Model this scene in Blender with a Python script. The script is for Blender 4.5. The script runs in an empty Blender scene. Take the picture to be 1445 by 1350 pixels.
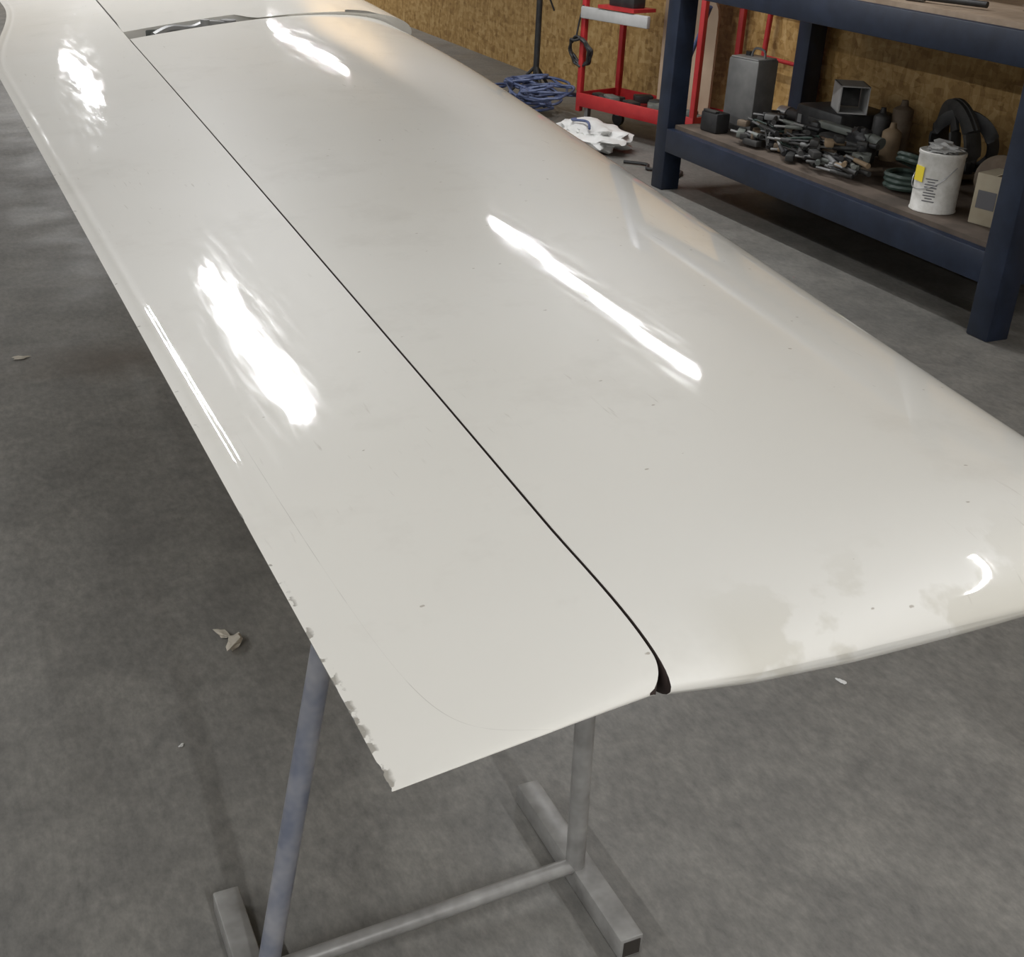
import bpy, bmesh, math, random
from mathutils import Vector, Matrix, noise
random.seed(4)
# ---------------------------------------------------------------- camera
TH=math.radians(27.18); ct,st=math.cos(TH),math.sin(TH); F=1700
X=Vector((.8985,-.439,0)); Y=Vector((.439,.8985,0)); Z=Vector((0,0,1))
Fw=Y*ct-Z*st; U=Y*st+Z*ct
right=X*.9986+U*.053; up=-X*.053+U*.9986
C=Vector((0,0,1.55))
cd=bpy.data.cameras.new("camera");co=bpy.data.objects.new("camera",cd);bpy.context.collection.objects.link(co);bpy.context.scene.camera=co
co.matrix_world=Matrix((( right.x,up.x,-Fw.x,C.x),(right.y,up.y,-Fw.y,C.y),(right.z,up.z,-Fw.z,C.z),(0,0,0,1)))
cd.sensor_width=36;cd.lens=36*F/1445
bpy.context.scene.view_settings.view_transform='Standard'
# ---------------------------------------------------------------- materials
def mat(name,col,rough=.5,metal=0,coat=0,emit=None):
    m=bpy.data.materials.new(name);m.use_nodes=True
    b=m.node_tree.nodes['Principled BSDF']
    b.inputs['Base Color'].default_value=(*col,1);b.inputs['Roughness'].default_value=rough
    b.inputs['Metallic'].default_value=metal;b.inputs['Coat Weight'].default_value=coat
    return m
class N:
    def __init__(s,m): s.t=m.node_tree;s.b=s.t.nodes['Principled BSDF'];s.co=s.n('ShaderNodeTexCoord').outputs['Object']
    def n(s,k,**kw):
        x=s.t.nodes.new(k)
        for a,v in kw.items(): setattr(x,a,v)
        return x
    def l(s,a,b): s.t.links.new(a,b)
    def map(s,scale=(1,1,1),rot=(0,0,0),loc=(0,0,0)):
        m=s.n('ShaderNodeMapping');m.inputs['Scale'].default_value=scale;m.inputs['Rotation'].default_value=rot;m.inputs['Location'].default_value=loc;s.l(s.co,m.inputs[0]);return m.outputs[0]
    def noise(s,sc,det=4,v=None,rough=.5,dist=0):
        x=s.n('ShaderNodeTexNoise');x.inputs['Scale'].default_value=sc;x.inputs['Detail'].default_value=det;x.inputs['Roughness'].default_value=rough;x.inputs['Distortion'].default_value=dist
        s.l(v or s.co,x.inputs['Vector']);return x.outputs['Fac']
    def vor(s,sc,v=None,out='Color',rnd=1):
        x=s.n('ShaderNodeTexVoronoi');x.inputs['Scale'].default_value=sc;x.inputs['Randomness'].default_value=rnd;s.l(v or s.co,x.inputs['Vector']);return x.outputs[out]
    def ramp(s,f,stops,interp='LINEAR'):
        x=s.n('ShaderNodeValToRGB');x.color_ramp.interpolation=interp;e=x.color_ramp.elements
        while len(e)<len(stops): e.new(.5)
        for i,(p,c) in enumerate(stops):
            e[i].position=p;e[i].color=(*c,1) if len(c)==3 else c
        s.l(f,x.inputs[0]);return x.outputs[0]
    def mr(s,f,a,b,c=0,d=1):
        x=s.n('ShaderNodeMapRange');
        for i,v in enumerate((a,b,c,d)): x.inputs[1+i].default_value=v
        s.l(f,x.inputs[0]);return x.outputs[0]
    def mix(s,f,a,b,mode='MIX'):
        x=s.n('ShaderNodeMix',data_type='RGBA',blend_type=mode)
        if hasattr(f,'links'): s.l(f,x.inputs[0])
        else: x.inputs[0].default_value=f
        for i,v in ((6,a),(7,b)):
            if hasattr(v,'links'): s.l(v,x.inputs[i])
            else: x.inputs[i].default_value=(*v,1)
        return x.outputs[2]
    def math(s,op,a,b=0):
        x=s.n('ShaderNodeMath',operation=op)
        for i,v in ((0,a),(1,b)):
            if hasattr(v,'links'): s.l(v,x.inputs[i])
            else: x.inputs[i].default_value=v
        return x.outputs[0]
    def col(s,c): s.l(c,s.b.inputs['Base Color'])
def noisy(name,c1,c2,sc=8,rough=.6,metal=0,bump=.2,coat=0):
    m=mat(name,c1,rough,metal,coat);n=N(m)
    f=n.noise(sc,3,rough=.65)
    n.col(n.ramp(f,[(.35,c1),(.68,c2)]))
    return m
def wing_mat(name):
    m=mat(name,(.7,.69,.65),.45,0,.9);n=N(m);b=n.b
    b.inputs['Specular IOR Level'].default_value=.3
    base=n.ramp(n.noise(1.3,2),[(.3,(.765,.745,.680)),(.7,(.82,.805,.750))])
    sep=n.n('ShaderNodeSeparateXYZ');n.l(n.co,sep.inputs[0]);cx,sy=sep.outputs[0],sep.outputs[1]
    near=n.mr(sy,.02,.12,1,0)
    patch=n.mr(n.noise(9,5),.52,.56)
    onmain=n.mr(cx,.3,.34)
    g=n.math('MULTIPLY',n.math('MULTIPLY',near,patch),n.math('MULTIPLY',onmain,.45))
    c=n.mix(g,base,(.54,.51,.42))
    # faint handling smudges
    c=n.mix(n.mr(n.noise(4.5,5,None,.7),.55,.75,0,.25),c,(.52,.49,.43))
    # tiny irregular specks and chips (stretched so they are not round)
    for sc,th,dark,v in ((9,.022,.7,n.map((1,.55,1),(0,0,.7))),(24,.048,.55,n.map((.6,1.1,1),(0,0,-.4)))):
        dv=n.vor(sc,v,out='Distance')
        sp=n.mr(n.math('ADD',dv,n.math('MULTIPLY',n.noise(160,2),.09)),th+.040,th+.022)
        c=n.mix(n.math('MULTIPLY',sp,dark),c,(.22,.17,.11))
    # a few short scuffs, in patches only
    scr=n.mr(n.noise(1.6,2,n.map((90,9,10),(0,0,.6))),.68,.76)
    scm=n.mr(n.noise(2.3,2,n.map((1,1,1),(0,0,0),(3,1,0))),.50,.60)
    c=n.mix(n.math('MULTIPLY',n.math('MULTIPLY',scr,scm),.45),c,(.40,.36,.30))
    # drawn hairline near the trailing edge
    fl=n.math('ADD',n.math('DIVIDE',.0018,sy),.040)
    ln=n.mr(n.math('ABSOLUTE',n.math('SUBTRACT',cx,fl)),.0002,.0005,1,0)
    ln=n.math('MULTIPLY',n.math('MULTIPLY',ln,n.mr(sy,.5,.65,.45,0)),n.mr(n.noise(13,2),.42,.5,.25,1))
    c=n.mix(ln,c,(.38,.36,.32))
    # chipped trailing edge close to the tip
    ed=n.mr(n.math('ADD',cx,n.math('MULTIPLY',n.noise(120,2),.006)),.006,.010,1,0)
    ch=n.mr(n.math('ADD',n.noise(45,4),n.mr(sy,.0,.5,.10,-.10)),.55,.58)
    c=n.mix(n.math('MULTIPLY',n.math('MULTIPLY',ed,ch),.8),c,(.26,.24,.20))
    n.col(c)
    n.l(n.mr(n.noise(1,3,n.map((70,7,20),(0,0,.25)),.6),.4,.78,.02,.085),b.inputs['Coat Roughness'])
    return m
M={}
M['wing']=wing_mat('gelcoat_white')
M['edge']=mat('gap_shade',(.035,.022,.018),.8)  # shade of the panel gap and cut-outs, painted as a dark colour
def floor_mat():
    m=mat('concrete',(.1,.1,.1),.55);n=N(m)
    a=n.ramp(n.noise(.7,3),[(.3,(.144,.140,.129)),(.7,(.196,.190,.176))])
    s=n.ramp(n.noise(55,3,n.map((1,.5,1)),.75),[(.3,(.76,.76,.76)),(.68,(1.2,1.195,1.18))])
    c=n.mix(.9,a,s,'MULTIPLY')
    c2=n.ramp(n.noise(5.5,5,None,.68,.6),[(.35,(.80,.80,.80)),(.65,(1.15,1.14,1.12))])
    c=n.mix(.85,c,c2,'MULTIPLY')
    sp=n.mr(n.vor(7,out='Distance'),.03,.02);pk=n.mr(n.noise(2,1),.55,.6)
    c=n.mix(n.math('MULTIPLY',sp,n.math('MULTIPLY',pk,.8)),c,(.35,.06,.05))
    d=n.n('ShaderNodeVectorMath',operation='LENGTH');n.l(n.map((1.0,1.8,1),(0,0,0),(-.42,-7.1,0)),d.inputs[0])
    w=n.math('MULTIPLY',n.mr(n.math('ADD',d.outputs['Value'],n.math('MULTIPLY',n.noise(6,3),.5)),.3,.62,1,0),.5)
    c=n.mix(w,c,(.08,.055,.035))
    n.col(c)
    n.l(n.mr(n.noise(3,3),.3,.7,.42,.62),n.b.inputs['Roughness'])
    return m
M['floor']=floor_mat()
def osb():
    m=mat('osb_board',(.5,.3,.1),.6);n=N(m)
    o=[]
    for sc in ((1,14,38),(1,36,12),(1,24,24)):
        x=n.n('ShaderNodeSeparateColor');n.l(n.vor(1,n.map(sc,loc=(0,sc[1],0))),x.inputs[0]);o.append(x.outputs[0])
    f=n.math('ADD',n.math('MULTIPLY',o[0],.36),n.math('ADD',n.math('MULTIPLY',o[1],.34),n.math('MULTIPLY',o[2],.3)))
    n.col(n.ramp(f,[(.15,(.24,.13,.035)),(.5,(.40,.245,.08)),(.85,(.52,.35,.15))]))
    return m
M['osb']=osb()
M['wallw']=noisy('painted_wall',(.46,.45,.43),(.55,.54,.52),3,.8)
M['ceil']=noisy('ceiling_panel',(.55,.55,.54),(.6,.6,.59),2,.8)
M['blue']=noisy('blue_paint',(.008,.014,.030),(.015,.024,.048),9,.42)
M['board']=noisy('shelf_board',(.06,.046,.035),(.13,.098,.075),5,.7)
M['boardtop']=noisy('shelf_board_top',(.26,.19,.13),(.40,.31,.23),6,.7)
M['stand']=noisy('stand_grey_paint',(.19,.185,.175),(.31,.305,.29),14,.4,.15)
M['standblue']=noisy('stand_worn_blue',(.14,.155,.20),(.31,.31,.325),12,.4,.15)
M['standd']=mat('tube_end_shade',(.03,.025,.02),.8)
M['red']=noisy('red_paint',(.36,.018,.022),(.46,.03,.03),8,.4)
M['black']=noisy('black_plastic',(.012,.012,.013),(.03,.03,.03),12,.5)
M['dark']=noisy('dark_rubber',(.02,.02,.019),(.05,.048,.045),12,.6)
M['grey']=noisy('grey_metal',(.18,.18,.18),(.27,.27,.26),6,.45,.3)
M['sage']=noisy('sage_plastic',(.10,.11,.10),(.16,.17,.15),8,.5)
M['lgrey']=noisy('light_grey_plastic',(.36,.36,.35),(.45,.45,.44),6,.5)
M['white']=noisy('white_plastic',(.6,.6,.58),(.72,.72,.7),5,.5)
M['label']=noisy('can_label',(.55,.54,.50),(.68,.67,.64),30,.45)
M['print']=mat('can_print',(.12,.12,.13),.6)
M['yellow']=mat('yellow_sticker',(.75,.6,.04),.5)
M['cream']=noisy('cream_carton',(.36,.31,.22),(.45,.40,.30),6,.7)
M['beige']=noisy('beige_panel',(.38,.28,.19),(.46,.35,.25),3,.6)
M['brown']=noisy('brown_leather',(.10,.07,.045),(.17,.13,.09),9,.7)
M['tan']=noisy('tan_card',(.2,.14,.08),(.28,.2,.12),9,.7)
M['cable']=noisy('blue_cable',(.05,.075,.17),(.12,.15,.27),9,.5)
M['green']=noisy('green_hose',(.03,.055,.045),(.06,.09,.075),9,.5)
M['steel']=noisy('steel',(.3,.3,.3),(.42,.42,.42),9,.35,.8)
M['paper']=noisy('crumpled_paper',(.42,.38,.31),(.52,.48,.4),30,.8)
# ---------------------------------------------------------------- mesh builder
class B:
    def __init__(s): s.bm=bmesh.new();s.ms=[]
    def mi(s,m):
        if m not in s.ms: s.ms.append(m)
        return s.ms.index(m)
    def box(s,cx,cy,cz,sx,sy,sz,m,rot=None,bev=0):
        r=bmesh.ops.create_cube(s.bm,size=1)
        mt=Matrix.Translation((cx,cy,cz))@(rot.to_4x4() if rot else Matrix())@Matrix.Diagonal((sx,sy,sz,1))
        bmesh.ops.transform(s.bm,matrix=mt,verts=r['verts'])
        fs=set(f for v in r['verts'] for f in v.link_faces)
        for f in fs:f.material_index=s.mi(m)
        if bev:
            es=list(set(e for f in fs for e in f.edges))
            o=bmesh.ops.bevel(s.bm,geom=es,offset=bev,segments=2,affect='EDGES',profile=.5)
            for f in o['faces']: f.material_index=s.mi(m)
        return s
    def cyl(s,p0,p1,r,m,r1=None,seg=20,cap=True,mcap=None):
        p0=Vector(p0);p1=Vector(p1);d=p1-p0
        q=d.to_track_quat('Z','Y').to_matrix()
        r1=r if r1 is None else r1
        A=[];Bv=[]
        for i in range(seg):
            a=2*math.pi*i/seg;v=Vector((math.cos(a),math.sin(a),0))
            A.append(s.bm.verts.new(p0+q@(v*r)));Bv.append(s.bm.verts.new(p1+q@(v*r1)))
        k=s.mi(m)
        for i in range(seg):
            f=s.bm.faces.new((A[i],A[(i+1)%seg],Bv[(i+1)%seg],Bv[i]));f.material_index=k;f.smooth=True
        if cap:
            k=s.mi(mcap or m)
            s.bm.faces.new(A[::-1]).material_index=k;s.bm.faces.new(Bv).material_index=k
        return s
    def lathe(s,c,prof,m,seg=28,rot=None):
        c=Vector(c);k=s.mi(m);rings=[]
        for r,z in prof:
            ring=[]
            for i in range(seg):
                a=2*math.pi*i/seg;v=Vector((r*math.cos(a),r*math.sin(a),z))
                if rot: v=rot@v
                ring.append(s.bm.verts.new(c+v))
            rings.append(ring)
        for a,b in zip(rings,rings[1:]):
            for i in range(seg):
                f=s.bm.faces.new((a[i],a[(i+1)%seg],b[(i+1)%seg],b[i]));f.material_index=k;f.smooth=True
        for r in (rings[0][::-1],rings[-1]):
            f=s.bm.faces.new(r);f.material_index=k
        return s
    def tube(s,pts,r,m,seg=8,sq=1):
        pts=[Vector(p) for p in pts]
        P=[];n=len(pts)
        for i in range(n-1):
            a,b,c,d=pts[max(i-1,0)],pts[i],pts[i+1],pts[min(i+2,n-1)]
            for k in range(6):
                t=k/6
                P.append(.5*((2*b)+(c-a)*t+(2*a-5*b+4*c-d)*t*t+(3*b-a-3*c+d)*t**3))
        P.append(pts[-1]);k=s.mi(m);rings=[]
        for i,p in enumerate(P):
            t=(P[min(i+1,len(P)-1)]-P[max(i-1,0)])
            if t.length<1e-6:t=Vector((0,0,1))
            t.normalize();ref=Vector((0,0,1)) if abs(t.z)<.9 else Vector((1,0,0))
            u=t.cross(ref).normalized();w=t.cross(u)
            rings.append([s.bm.verts.new(p+(u*math.cos(2*math.pi*j/seg)+w*math.sin(2*math.pi*j/seg)*sq)*r) for j in range(seg)])
        for a,b in zip(rings,rings[1:]):
            for j in range(seg):
                f=s.bm.faces.new((a[j],a[(j+1)%seg],b[(j+1)%seg],b[j]));f.material_index=k;f.smooth=True
        s.bm.faces.new(rings[0][::-1]).material_index=k;s.bm.faces.new(rings[-1]).material_index=k
        return s
    def ring(s,c,R,r,m,rot=None,n=20,turns=1,pitch=0,sq=1,jit=0):
        pts=[]
        for i in range(int(n*turns)+1):
            a=2*math.pi*i/n
            v=Vector(((R+random.uniform(-jit,jit))*math.cos(a),(R+random.uniform(-jit,jit))*math.sin(a),pitch*i/n))
            if rot: v=rot@v
            pts.append(Vector(c)+v)
        return s.tube(pts,r,m,6,sq)
    def blob(s,c,sc,m,amp=.15,fr=3,seed=0,sub=3):
        r=bmesh.ops.create_icosphere(s.bm,subdivisions=sub,radius=1);k=s.mi(m)
        for v in r['verts']:
            n=noise.noise(v.co*fr+Vector((seed,seed*2,0)))
            v.co=v.co*(1+amp*n*2);v.co=Vector((v.co.x*sc[0]+c[0],v.co.y*sc[1]+c[1],v.co.z*sc[2]+c[2]))
        for f in set(f for v in r['verts'] for f in v.link_faces): f.material_index=k;f.smooth=True
        return s
    def done(s,name,loc=(0,0,0),rz=0,parent=None,fixn=True,sharp=40):
        if fixn: bmesh.ops.recalc_face_normals(s.bm,faces=s.bm.faces)
        me=bpy.data.meshes.new(name);s.bm.to_mesh(me);s.bm.free()
        for m in s.ms: me.materials.append(M[m] if isinstance(m,str) else m)
        if sharp: me.set_sharp_from_angle(angle=math.radians(sharp))
        o=bpy.data.objects.new(name,me);bpy.context.collection.objects.link(o)
        o.location=loc;o.rotation_euler=(0,0,rz)
        if parent:o.parent=parent
        return o
def empty(name,loc=(0,0,0),rz=0):
    e=bpy.data.objects.new(name,None);bpy.context.collection.objects.link(e);e.location=loc;e.rotation_euler=(0,0,rz);return e
def R(a,ax): return Matrix.Rotation(a,3,ax)
# ---------------------------------------------------------------- room
XW=4.5
B().box(-.5,7,-.05,10.2,22,.1,'floor').done('floor')
B().box(XW+.05,7,1.5,.1,22,3.0,'osb').done('wall_right')
B().box(-5.55,7,1.5,.1,22,3.0,'wallw').done('wall_left')
B().box(-.5,17.95,1.5,10,.1,3.0,'osb').done('wall_back')
B().box(-.5,-3.95,1.5,10,.1,3.0,'wallw').done('wall_front')
B().box(-.5,7,3.05,10.2,22,.1,'ceil').done('ceiling')
# ---------------------------------------------------------------- wing
MID=.93
def lerp_tab(s,tab):
    for (a,va),(b,vb) in zip(tab,tab[1:]):
        if s<=b: return va+(vb-va)*(s-a)/(b-a)
    (a,va),(b,vb)=tab[-2:];return va+(vb-va)*(s-a)/(b-a)
LEt=[(-.6,.79),(-.1,.880),(.45,.972),(1.17,1.103),(2.0,1.266),(2.8,1.42),(3.97,1.575),(5.2,1.72),(7,1.9)]
def smooth_tab(s,tab):
    n=len(tab)
    for i in range(n-1):
        if s<=tab[i+1][0] or i==n-2:
            (x0,y0),(x1,y1)=tab[i],tab[i+1]
            m0=(y1-tab[max(i-1,0)][1])/(x1-tab[max(i-1,0)][0]); m1=(tab[min(i+2,n-1)][1]-y0)/(tab[min(i+2,n-1)][0]-x0)
            h=x1-x0;t=(s-x0)/h
            return (2*t**3-3*t*t+1)*y0+(t**3-2*t*t+t)*h*m0+(-2*t**3+3*t*t)*y1+(t**3-t*t)*h*m1
LEs=lambda s:smooth_tab(s,LEt)
def cLE(s):
    v=LEs(s);r=.15
    if s<r: v-=r*(1-math.sqrt(max(0,1-(1-s/r)**2)))
    return v
def cG(s): return .253+.0515*s+.008*max(0,1-s/.25)**1.5
RT=.20
def tipf(s):
    return 1 if s>=RT else max(.07,math.sqrt(max(0,1-(1-max(s,0)/RT)**2.6)))
def naca(x): return .2969*math.sqrt(x)-.126*x-.3516*x*x+.2843*x**3-.1015*x**4
def hs(s,c):
    L=LEs(s);Le=cLE(s)
    xi=min(1,max(0,(Le-c)/Le));T=.118*L
    return 5*T*naca(xi)*tipf(s)
def sm(x): x=min(1,max(0,x));return x*x*(3-2*x)
def te(s): return .16*sm((s-3.2)/1.6)
def he(s,c):
    g=cG(s);Hg=hs(s,g)-.001
    q=min(1,max(0,(c-te(s))/(g-te(s))))
    lo=.003*tipf(s);D=Hg-lo
    return lo+D*(.53*q+.47*q*q)
SE=3.35
def send(c): return SE+.42*c
def s_list(mx=SE,n=70):
    a=[RT*(1-math.cos(math.pi/2*i/14)) for i in range(15)]
    return a+[RT+(mx-RT)*(i/n) for i in range(1,n+1)]
def mapS(s,c,s0):
    t=min(s,SE)/SE
    return s0(c)*max(0,1-s/.6)+s+(send(c)-SE)*t**2
def grid(bb,cols,S,mi='wing',dark=()):
    rings=[[bb.bm.verts.new(p) for p in cols(s)] for s in S]
    k=bb.mi(mi);kd=bb.mi('edge') if dark else k
    for a,b in zip(rings,rings[1:]):
        n=len(a)
        for i in range(n):
            f=bb.bm.faces.new((a[i],a[(i+1)%n],b[(i+1)%n],b[i]));f.smooth=True
            f.material_index=kd if (i in dark or i-n in dark) else k
    for r in (rings[0],rings[-1][::-1]):
        f=bb.bm.faces.new(r);f.material_index=k
wob=lambda s,c:.00022*noise.noise(Vector((c*9,s*3,1.3)))+.00006*noise.noise(Vector((c*25,s*9,4)))
ST0=[(.25,.030),(.34,.016),(.45,.009),(.65,.006),(.8,.002),(1.2,0)]
GH=.0011
def stab_loop(s):
    s0=lambda c:lerp_tab(c,ST0)
    g=cG(s)+GH;L=cLE(s);n=46
    cs=[g,g+.0004,g+.002]+[g+(L-g)*math.sin(math.pi/2*(i/n)) for i in range(1,n+1)]
    top=[]
    for i,c in enumerate(cs):
        h=hs(s,c)
        if i==0:h-=.0008*tipf(s)
        top.append((c,h))
    pts=[(c,mapS(s,c,s0),MID+h+(wob(s,c)*.5 if h>.002 else 0)) for c,h in top]
    pts+=[(c,mapS(s,c,s0),MID-h) for c,h in reversed(top[:-1])]
    return pts
ECC=[0,.002,.005,.008,.011,.0135,.016,.0185,.021,.0235,.026,.029,.032,.036,.042,.05,.06]
def elev_loop(s):
    s0=lambda c:.030*min(1,max(0,c/.25))
    g=cG(s)-GH;r=.03;t0=te(s)
    if s<r: g-=r*(1-math.sqrt(max(0,1-(1-s/r)**2)))*.6
    cc=ECC+[.07+(g-t0-.004-.07)*(i/22) for i in range(23)]+[g-t0-.0015,g-t0-.0004,g-t0]
    top=[]
    for c in cc:
        h=he(s,c+t0)
        if c>g-t0-.0003: h-=.0008*tipf(s)
        h+=.0007*sm((s-.15)/.4)*math.exp(-((c-.021)/.007)**2)*(1 if c<.06 else 0)
        top.append((c,h))
    gate=max(0,1-s/.17)+.5*math.exp(-((s-.46)/.03)**2)+.3*math.exp(-((s-.72)/.03)**2)
    nn=noise.noise(Vector((s*34,3.3,0)))+.5*noise.noise(Vector((s*90,1,0)))+.5*noise.noise(Vector((s*210,5,0)))
    chip=max(0,nn)*.0045*min(1,gate)
    P=lambda c:c+t0+(chip*(1-c/.012) if c<.012 else 0)
    pts=[(P(c),mapS(s,c+t0,s0),MID+h+(wob(s,c) if c>.03 else 0)) for c,h in top]
    pts+=[(P(c),mapS(s,c+t0,s0),MID-h) for c,h in top[::-1][:-1]]
    return pts
NE=len(ECC)+23+3
wing=empty('glider_wing',(.233,.652,0),.0146)
b=B();grid(b,stab_loop,s_list(),dark=(-1,));stab=b.done('main_panel',parent=wing,sharp=50)
S2=sorted(set(s_list(6.3,110)+[i*.003 for i in range(1,280)]))
b=B();grid(b,elev_loop,S2,dark=(NE-1,));elev=b.done('control_surface',parent=wing,sharp=50)
b=B()
k=b.mi('edge');vs=[]
for i in range(41):
    s=.03+i*(3.3-.03)/40;g=cG(s);y=mapS(s,g,lambda c:.030)
    z=MID+hs(s,g)-.016*tipf(s)
    vs.append((b.bm.verts.new((g-.003,y,z)),b.bm.verts.new((g+.003,y,z))))
for a,c in zip(vs,vs[1:]): b.bm.faces.new((a[0],a[1],c[1],c[0])).material_index=k
b.done('gap_shade_strip',parent=wing)  # dark strip added to keep the gap dark and stop light from below
def inner(name,dg):
    b=B();n=60
    def loop(t):
        out=[]
        for i in range(n+1):
            u=math.sin(math.pi/2*(i/n));sh=4+t
            a=cG(sh)-.03+.003;z=cLE(sh);c=a+(z-a)*u
            out.append((c,send(c)+dg(c)*(1 if t<.3 else .5)+t,hs(sh,c)+.001))
        return [(c,y,MID+h) for c,y,h in out]+[(c,y,MID-h) for c,y,h in out[::-1]]
    L=[loop(t) for t in [0,.02,.1,.3,.6,.9,1.3,1.8,2.4]]
    it=iter(L);grid(b,lambda s:next(it),range(9))
    return b.done(name,parent=wing,sharp=50)
inner('inner_panel',lambda c:.006+.14*(1-sm((c-.84)/.05))+.07*sm((c-1.27)/.02)*(1-sm((c-1.40)/.02)))
b=B()
b.box(.66,send(.66)+.07,MID-.005,.40,.17,.03,'edge',R(.4,'Z'),.004)  # this block and the next paint the shade inside the cut-outs
b.box(1.335,send(1.335)+.03,MID-.005,.16,.09,.03,'edge',R(.4,'Z'),.004)
b.tube([(.52,3.63,MID+.045),(.58,3.67,MID+.062),(.66,3.71,MID+.056),(.72,3.73,MID+.070),(.80,3.75,MID+.062)],.014,'grey')
b.cyl((.80,3.76,MID+.03),(.80,3.76,MID+.080),.026,'grey').cyl((.71,3.72,MID+.03),(.71,3.72,MID+.086),.016,'grey').cyl((.70,3.77,MID+.05),(.84,3.79,MID+.055),.012,'grey')
b.box(.62,3.70,MID+.04,.14,.035,.035,'dark',R(.3,'Z'),.004).box(.60,3.75,MID+.03,.2,.02,.05,'sage',R(.35,'Z'),.004).box(.76,3.80,MID+.045,.1,.03,.025,'grey',R(-.2,'Z'),.004)
b.done('hinge_fitting_and_hole_shade',parent=wing)
# ---------------------------------------------------------------- trestle stand
def stand(loc,rz=0,k=1):
    e=empty('trestle_stand',loc,rz);w=.042
    def foot(x,y,nm):
        b=B().box(x,y,w/2,w,.39,w,'stand',bev=.003)
        for q in (-1,1): b.box(x,y+q*.1955,w/2,w-.012,.002,w-.012,'standd')  # dark plates on a solid bar paint the shade of hollow ends
        b.done(nm,parent=e)
    foot(-.305*k,-.06,'foot_1');foot(.262*k,-.01,'foot_2')
    B().cyl((-.285*k,-.05,.035),(-.13*k,-.02,.836),.0165,'standblue').done('leg_1',parent=e)
    B().cyl((.250*k,-.03,.04),(.244*k,-.01,.836),.0165,'stand').done('leg_2',parent=e)
    B().cyl((-.29*k,-.045,.035),(.250*k,-.03,.042),.0135,'stand').done('cross_bar',parent=e)
    B().box(.07*k,-.01,.843,.50*k,.05,.014,'stand',bev=.003).box(.07*k,-.01,.857,.48*k,.06,.014,'dark',bev=.004).done('top_rest',parent=e)
stand((.545,1.335,0));stand((.95,4.45,-.012),0,.8)
# ---------------------------------------------------------------- lamps and added fill lights
def lamp(x,y,L,k=1,w=.06,z=2.75):
    e=empty('fluorescent_or_fill_lamp')
    b=B().box(x,y,z+.035,w+.06,L+.1,.05,'white',bev=.01)
    for dy in (-L*.35,L*.35): b.cyl((x,y+dy,z+.06),(x,y+dy,3.0),.008,'steel')
    b.done('housing',parent=e)
    l=bpy.data.lights.new('tube','AREA');l.shape='RECTANGLE';l.size=w;l.size_y=L;l.energy=k*23.5*L;l.color=(.98,.985,1)
    o=bpy.data.objects.new('tube',l);bpy.context.collection.objects.link(o);o.location=(x,y,z);o.parent=e
lamp(3.0,5.65,2.5,1,.05);lamp(3.85,14,3.2);lamp(.95,5.85,2.1,1.1);lamp(1.05,13.6,3);lamp(2.60,.60,1.3,1.0,.035)
lamp(-2.9,4.2,3.0,1.4,.12);lamp(-2.9,9.5,3.0,1.8,.12);lamp(-2.9,-.6,3.0,1.6,.12);lamp(.6,-2.5,2.2,2.3,.08)  # unseen fill lamps, added to brighten the wing tip and floor
# ---------------------------------------------------------------- shelving rack
rack=empty('workshop_shelving_rack')
PX,PY=3.56,(3.19,5.59);PB=4.40
b=B()
for y in PY:
    for x in (PX,PB): b.box(x,y,1.15,.11,.11,2.3,'blue',bev=.006)
b.done('posts',parent=rack)
b=B()
for z0,z1 in ((.205,.325),(.98,1.10),(1.95,2.07)):
    for x in (PX-.03,PB): b.box(x,(PY[0]+PY[1])/2,(z0+z1)/2,.05,PY[1]-PY[0]-.1,z1-z0,'blue',bev=.004)
    for y in PY: b.box((PX+PB)/2,y,(z0+z1)/2,PB-PX-.1,.05,z1-z0,'blue',bev=.004)
b.done('beams',parent=rack)
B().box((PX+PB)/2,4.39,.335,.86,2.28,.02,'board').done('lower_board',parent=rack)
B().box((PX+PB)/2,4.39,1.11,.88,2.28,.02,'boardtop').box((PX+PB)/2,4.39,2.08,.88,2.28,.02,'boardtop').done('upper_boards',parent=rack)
ZB=.345
b=B().lathe((0,0,0),[(.090,0),(.094,.002),(.094,.006),(.091,.010),(.091,.222),(.094,.226),(.094,.238),(.090,.240),(.084,.234),(.080,.234)],'label',36)
for i in range(9): b.box(-.0925*math.cos(.55),-.0925*math.sin(.55)*1,.05+.011*i,.001,.05-.02*(i%3==1),.004,'print',R(.55,'Z'))
b.box(-.0925*math.cos(.15),.0925*math.sin(.15)*1,.15,.002,.055,.06,'yellow',R(-.15,'Z'))
b.tube([(0,.094,.19),(-.05,.088,.12),(-.098,.02,.09),(-.07,-.07,.12),(0,-.094,.19)],.002,'steel')
b.blob((0,0,.25),(.06,.07,.02),'lgrey',.4,4,3)
b.done('paint_can',(3.69,3.74,ZB))
b=B().box(0,0,.10,.15,.12,.20,'cream',bev=.005).box(0,-.04,.21,.15,.05,.003,'cream',R(-.5,'X')).box(-.0765,0,.10,.001,.08,.07,'print')
b.done('cardboard_carton',(3.78,3.50,ZB),.25)
b=B().box(0,0,.18,.16,.20,.36,'grey',bev=.012).box(0,0,.362,.145,.18,.006,'lgrey',bev=.002).cyl((.02,.05,.36),(.02,.05,.385),.02,'black')
b.tube([(0,-.07,.36),(0,-.06,.40),(0,0,.405),(0,.02,.36)],.006,'grey').done('metal_canister',(3.86,5.34,ZB),.25)
b=B().box(0,0,.05,.09,.13,.1,'black',bev=.01).box(-.03,0,.105,.03,.1,.012,'dark',bev=.003).done('battery_charger',(3.66,5.33,ZB),.1)
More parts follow.
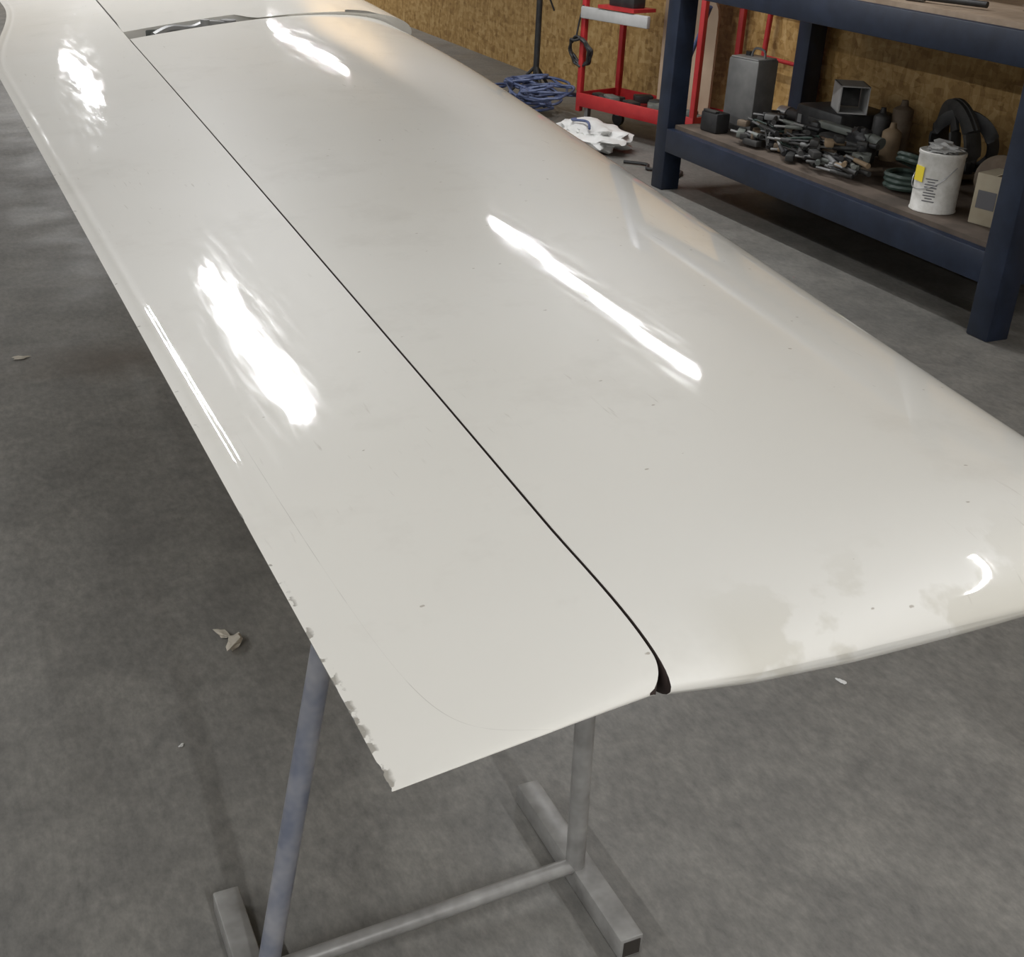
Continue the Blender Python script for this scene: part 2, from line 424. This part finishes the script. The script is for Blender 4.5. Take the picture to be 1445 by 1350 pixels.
b=B().box(0,0,.09,.34,.36,.18,'black',bev=.02).box(-.173,0,.12,.012,.12,.03,'dark',bev=.004).box(-.172,.13,.11,.01,.03,.04,'grey').box(-.172,-.13,.11,.01,.03,.04,'grey')
b.done('tool_case',(4.15,4.92,ZB))
b=B();w=.14;h=.13;l=.20;t=.006
b.box(0,0,t/2,w,l,t,'lgrey').box(0,0,h-t/2,w,l,t,'lgrey').box(-w/2+t/2,0,h/2,t,l,h,'lgrey').box(w/2-t/2,0,h/2,t,l,h,'lgrey').box(0,l/2-.02,h/2,w-.02,t,h-.02,'dark')
b.done('ventilation_duct',(4.10,4.84,ZB+.181),-.5)
b=B().cyl((0,-.12,.05),(0,.06,.05),.034,'black',.036).cyl((0,.06,.05),(0,.14,.05),.04,'steel',.036).cyl((0,.11,.02),(0,.11,.0),.062,'dark').cyl((-.03,.11,.05),(-.13,.11,.06),.014,'black').tube([(0,-.12,.05),(.02,-.2,.03),(.08,-.16,.01),(.06,-.02,.01)],.006,'black')
b.done('angle_grinder',(4.2,5.36,ZB))
b=B()
b.ring((0,0,.165),.15,.016,'dark',R(1.35,'Y')@R(.3,'X'),24,2,.02,2.2).ring((.03,-.04,.155),.135,.014,'black',R(1.2,'Y')@R(-.4,'X'),24,1,.01,2.4)
b.ring((.02,.06,.155),.13,.014,'dark',R(1.45,'Y')@R(.5,'X'),24,1,.01,2.4)
for i in range(6):
    b.box(.0+.02*(i%3),-.10+.04*i,.03+.028*(i%4),.16,.07,.022,('brown','dark','tan','black')[i%4],R(.5*i,'Z')@R(.15*(i%3),'X'),.003)
b.done('sanding_belts',(4.18,4.20,ZB))
b=B().ring((0,0,.012),.11,.012,'green',None,20,3,.022,1,.006).ring((.01,.0,.10),.09,.011,'green',R(.35,'Y'),20,2,.02,1,.006)
b.done('hose_coil',(3.83,4.03,ZB))
b=B()
for i,(x,y,z,r) in enumerate(((-.04,.02,.10,.10),(.02,-.15,.09,.09),(.12,-.08,.2,.09),(.16,.08,.10,.09))):
    b.lathe((x,y,z),[(.01,-.04),(r*.7,-.038),(r*.98,-.015),(r,.0),(r*.9,.025),(r*.5,.042),(.01,.045)],'brown' if i!=3 else 'dark',24,R(-1.1+.2*i,'Y')@R(.3,'X'))
b.done('polishing_pads',(4.10,3.76,ZB))
b=B();random.seed(11)
for i in range(110):
    y=random.uniform(-.40,.48);x=random.uniform(-.06,.14);a=random.uniform(-.8,.8)+1.57;l=random.uniform(.06,.2);z=.012+random.uniform(0,.12)*(.4+.6*min(1,max(0,(x+.06)/.1)))
    d=Vector((math.cos(a),math.sin(a),random.uniform(-.15,.15)))*l/2;c=Vector((x,y,z+.012))
    m=random.choice(['black','dark','dark','grey','brown','sage','black','tan','black','dark'])
    if i%3==0: b.box(c.x,c.y,c.z,.04,l*.6,.03,m,R(a-1.57,'Z'),.006)
    else: b.cyl(c-d,c+d*.2,.012,m,.010,10).cyl(c+d*.2,c+d,.006,'grey' if m!='grey' else 'dark',.006,8)
for i in range(9):
    y=random.uniform(-.25,.3);x=random.uniform(.02,.08);p=[]
    for k in range(9): p.append((x+random.uniform(-.08,.07),y+random.uniform(-.12,.12),.01+random.uniform(0,.11)))
    b.tube(p,.005,random.choice(['black','dark','green']),6)
b.done('hand_tool_pile',(3.67,4.63,ZB))
b=B()
b.box(0,0,.06,.12,.30,.10,'dark',bev=.02).box(0,.02,.135,.05,.36,.035,'sage',bev=.012).cyl((0,-.16,.135),(0,-.22,.12),.022,'sage',.03).box(0,.2,.10,.09,.06,.09,'black',bev=.015)
b.blob((.0,-.08,.12),(.05,.07,.05),'black',.25,3,2)
b.done('belt_sander',(3.92,4.60,ZB),.05)
b=B()
for i,(x,y,r,h,m) in enumerate(((0,0,.045,.13,'tan'),(.02,.11,.04,.18,'dark'),(.10,.06,.05,.22,'brown'))):
    b.lathe((x,y,0),[(r*.95,0),(r,.004),(r,h),(r*.9,h+.006),(r*.4,h+.02),(r*.3,h+.045)],m,20)
b.done('spray_cans',(4.15,4.56,ZB))
b=B().blob((0,0,.03),(.08,.12,.035),'paper',.35,3,3).blob((.05,.12,.025),(.06,.06,.025),'brown',.3,3,4).done('cleaning_rag',(3.72,3.36,1.125))
b=B().cyl((0,-.15,.02),(0,.12,.02),.012,'black').cyl((0,.12,.02),(0,.2,.02),.02,'steel').done('screwdriver',(3.68,3.85,1.12),.3)
# ---------------------------------------------------------------- red tool cart by the wall
cart=empty('red_tool_cart',(3.82,7.12,0),math.radians(17.5))
b=B();L_=.95;D=.36
for x in (0,D):
    for y in (0,-L_):
        b.box(x,y,.59,.035,.035,.95,'red',bev=.004)
b.done('posts',parent=cart)
b=B()
for z in (.16,):
    b.box(D/2,-L_/2,z,D+.03,L_+.03,.012,'red').box(-.012,-L_/2,z+.03,.012,L_+.03,.085,'red',bev=.003).box(D+.012,-L_/2,z+.03,.012,L_+.03,.085,'red').box(D/2,.012,z+.03,D,.012,.085,'red').box(D/2,-L_-.012,z+.03,D,.012,.085,'red')
b.box(D/2,-L_/2,1.05,D+.04,L_+.04,.05,'red',bev=.006)
b.done('trays',parent=cart)
B().box(-.03,-.28,.72,.03,.56,.07,'lgrey',bev=.006).done('rail',parent=cart)
B().box(.05,-.30,.82,.12,.22,.12,'black',bev=.03).box(.05,-.3,.77,.2,.3,.02,'red').done('drill_case',parent=cart)
B().cyl((.15,-.62,.19),(.05,-.95,.85),.012,'cable').done('strut',parent=cart)
b=B();random.seed(8)
for i in range(12):
    b.box(random.uniform(.06,.3),random.uniform(-.88,-.08),.195+.03*random.random(),.07,.12,.05,random.choice(['black','dark','grey','sage']),R(random.uniform(-1,1),'Z'),.008)
b.done('tray_tools',parent=cart)
b=B()
for x in (.03,D-.03):
    for y in (-.05,-L_+.05):
        b.cyl((x-.012,y,.045),(x+.012,y,.045),.045,'black').box(x,y,.105,.03,.03,.08,'steel')
b.done('castors',parent=cart)
B().ring((-.04,.0,.48),.085,.009,'black',R(1.3,'Y'),18,3,.01,1,.012).tube([(-.04,.03,.55),(-.03,.02,.66),(-.02,0,.76)],.006,'black').done('air_hose',parent=cart)
b=B()
bm=b.bm;k=b.mi('beige');prof=[(0,0),(.42,0),(.42,.60)]+[(.42-.12*(1-math.cos(a)),.60+.12*math.sin(a)) for a in (.4,.8,1.2,1.57)]+[(0,.72)]
f0=[bm.verts.new((0,-y,z)) for y,z in prof];f1=[bm.verts.new((.02,-y,z)) for y,z in prof]
bm.faces.new(f0).material_index=k;bm.faces.new(f1[::-1]).material_index=k
for i in range(len(prof)): bm.faces.new((f0[i],f0[(i+1)%len(prof)],f1[(i+1)%len(prof)],f1[i])).material_index=k
b.done('side_panel',(.27,-.42,.17),0,cart)
b=B()
for y in (0,.34): b.cyl((0,y,0),(.06,y,1.25),.016,'red')
for z in (.3,.6,.9,1.15): b.cyl((.06*z/1.25,0,z),(.06*z/1.25,.34,z),.012,'red')
b.done('red_step_frame',(4.40,5.70,0))
b=B().cyl((0,0,.1),(0,0,1.25),.022,'black')
for a in (.4,2.5,4.6): b.cyl((0,0,.22),(.2*math.cos(a),.2*math.sin(a),.012),.012,'black')
b.box(0,0,1.28,.1,.22,.08,'black',bev=.02).box(-.04,.12,1.30,.06,.1,.06,'green',bev=.01)
b.tube([(.02,0,1.2),(.08,-.05,1.0),(.03,-.02,.8),(.1,-.04,.6)],.007,'black')
b.done('lamp_tripod',(4.05,8.25,0))
b=B();random.seed(3)
for i in range(12):
    b.ring((random.uniform(-.10,.10),random.uniform(-.18,.18),.02+.014*i),random.uniform(.10,.21),.009,'cable',R(random.uniform(-.25,.25),'X')@R(random.uniform(-.2,.2),'Y'),16,1.6,.01,1,.03)
b.done('cable_heap',(3.74,7.58,.04))
b=B().blob((0,0,.075),(.17,.28,.07),'white',.22,2.6,6,4).tube([(-.12,-.12,.14),(-.06,.0,.155),(-.1,.1,.15),(-.03,.17,.14)],.008,'cable').done('plastic_sack',(3.66,6.60,.0),.1)
B().tube([(0,0,.012),(.1,-.1,.012),(.05,-.2,.012),(.2,-.3,.012),(.12,-.4,.012)],.009,'black').done('rubber_hose',(3.62,6.15,0))
# floor debris
def scrap(x,y,s,m,seed,flat=.3):
    B().blob((0,0,s*flat),(s,s*.5,s*flat),m,.5,2.5,seed,2).done('paper_scrap',(x,y,0),seed)
scrap(.422,2.19,.03,'paper',1);scrap(.405,2.235,.02,'paper',2);scrap(.143,4.05,.025,'paper',3,.12)
scrap(.25,1.9,.006,'white',4);scrap(1.6,1.6,.012,'white',5,.1);scrap(1.2,1.75,.006,'red',6)
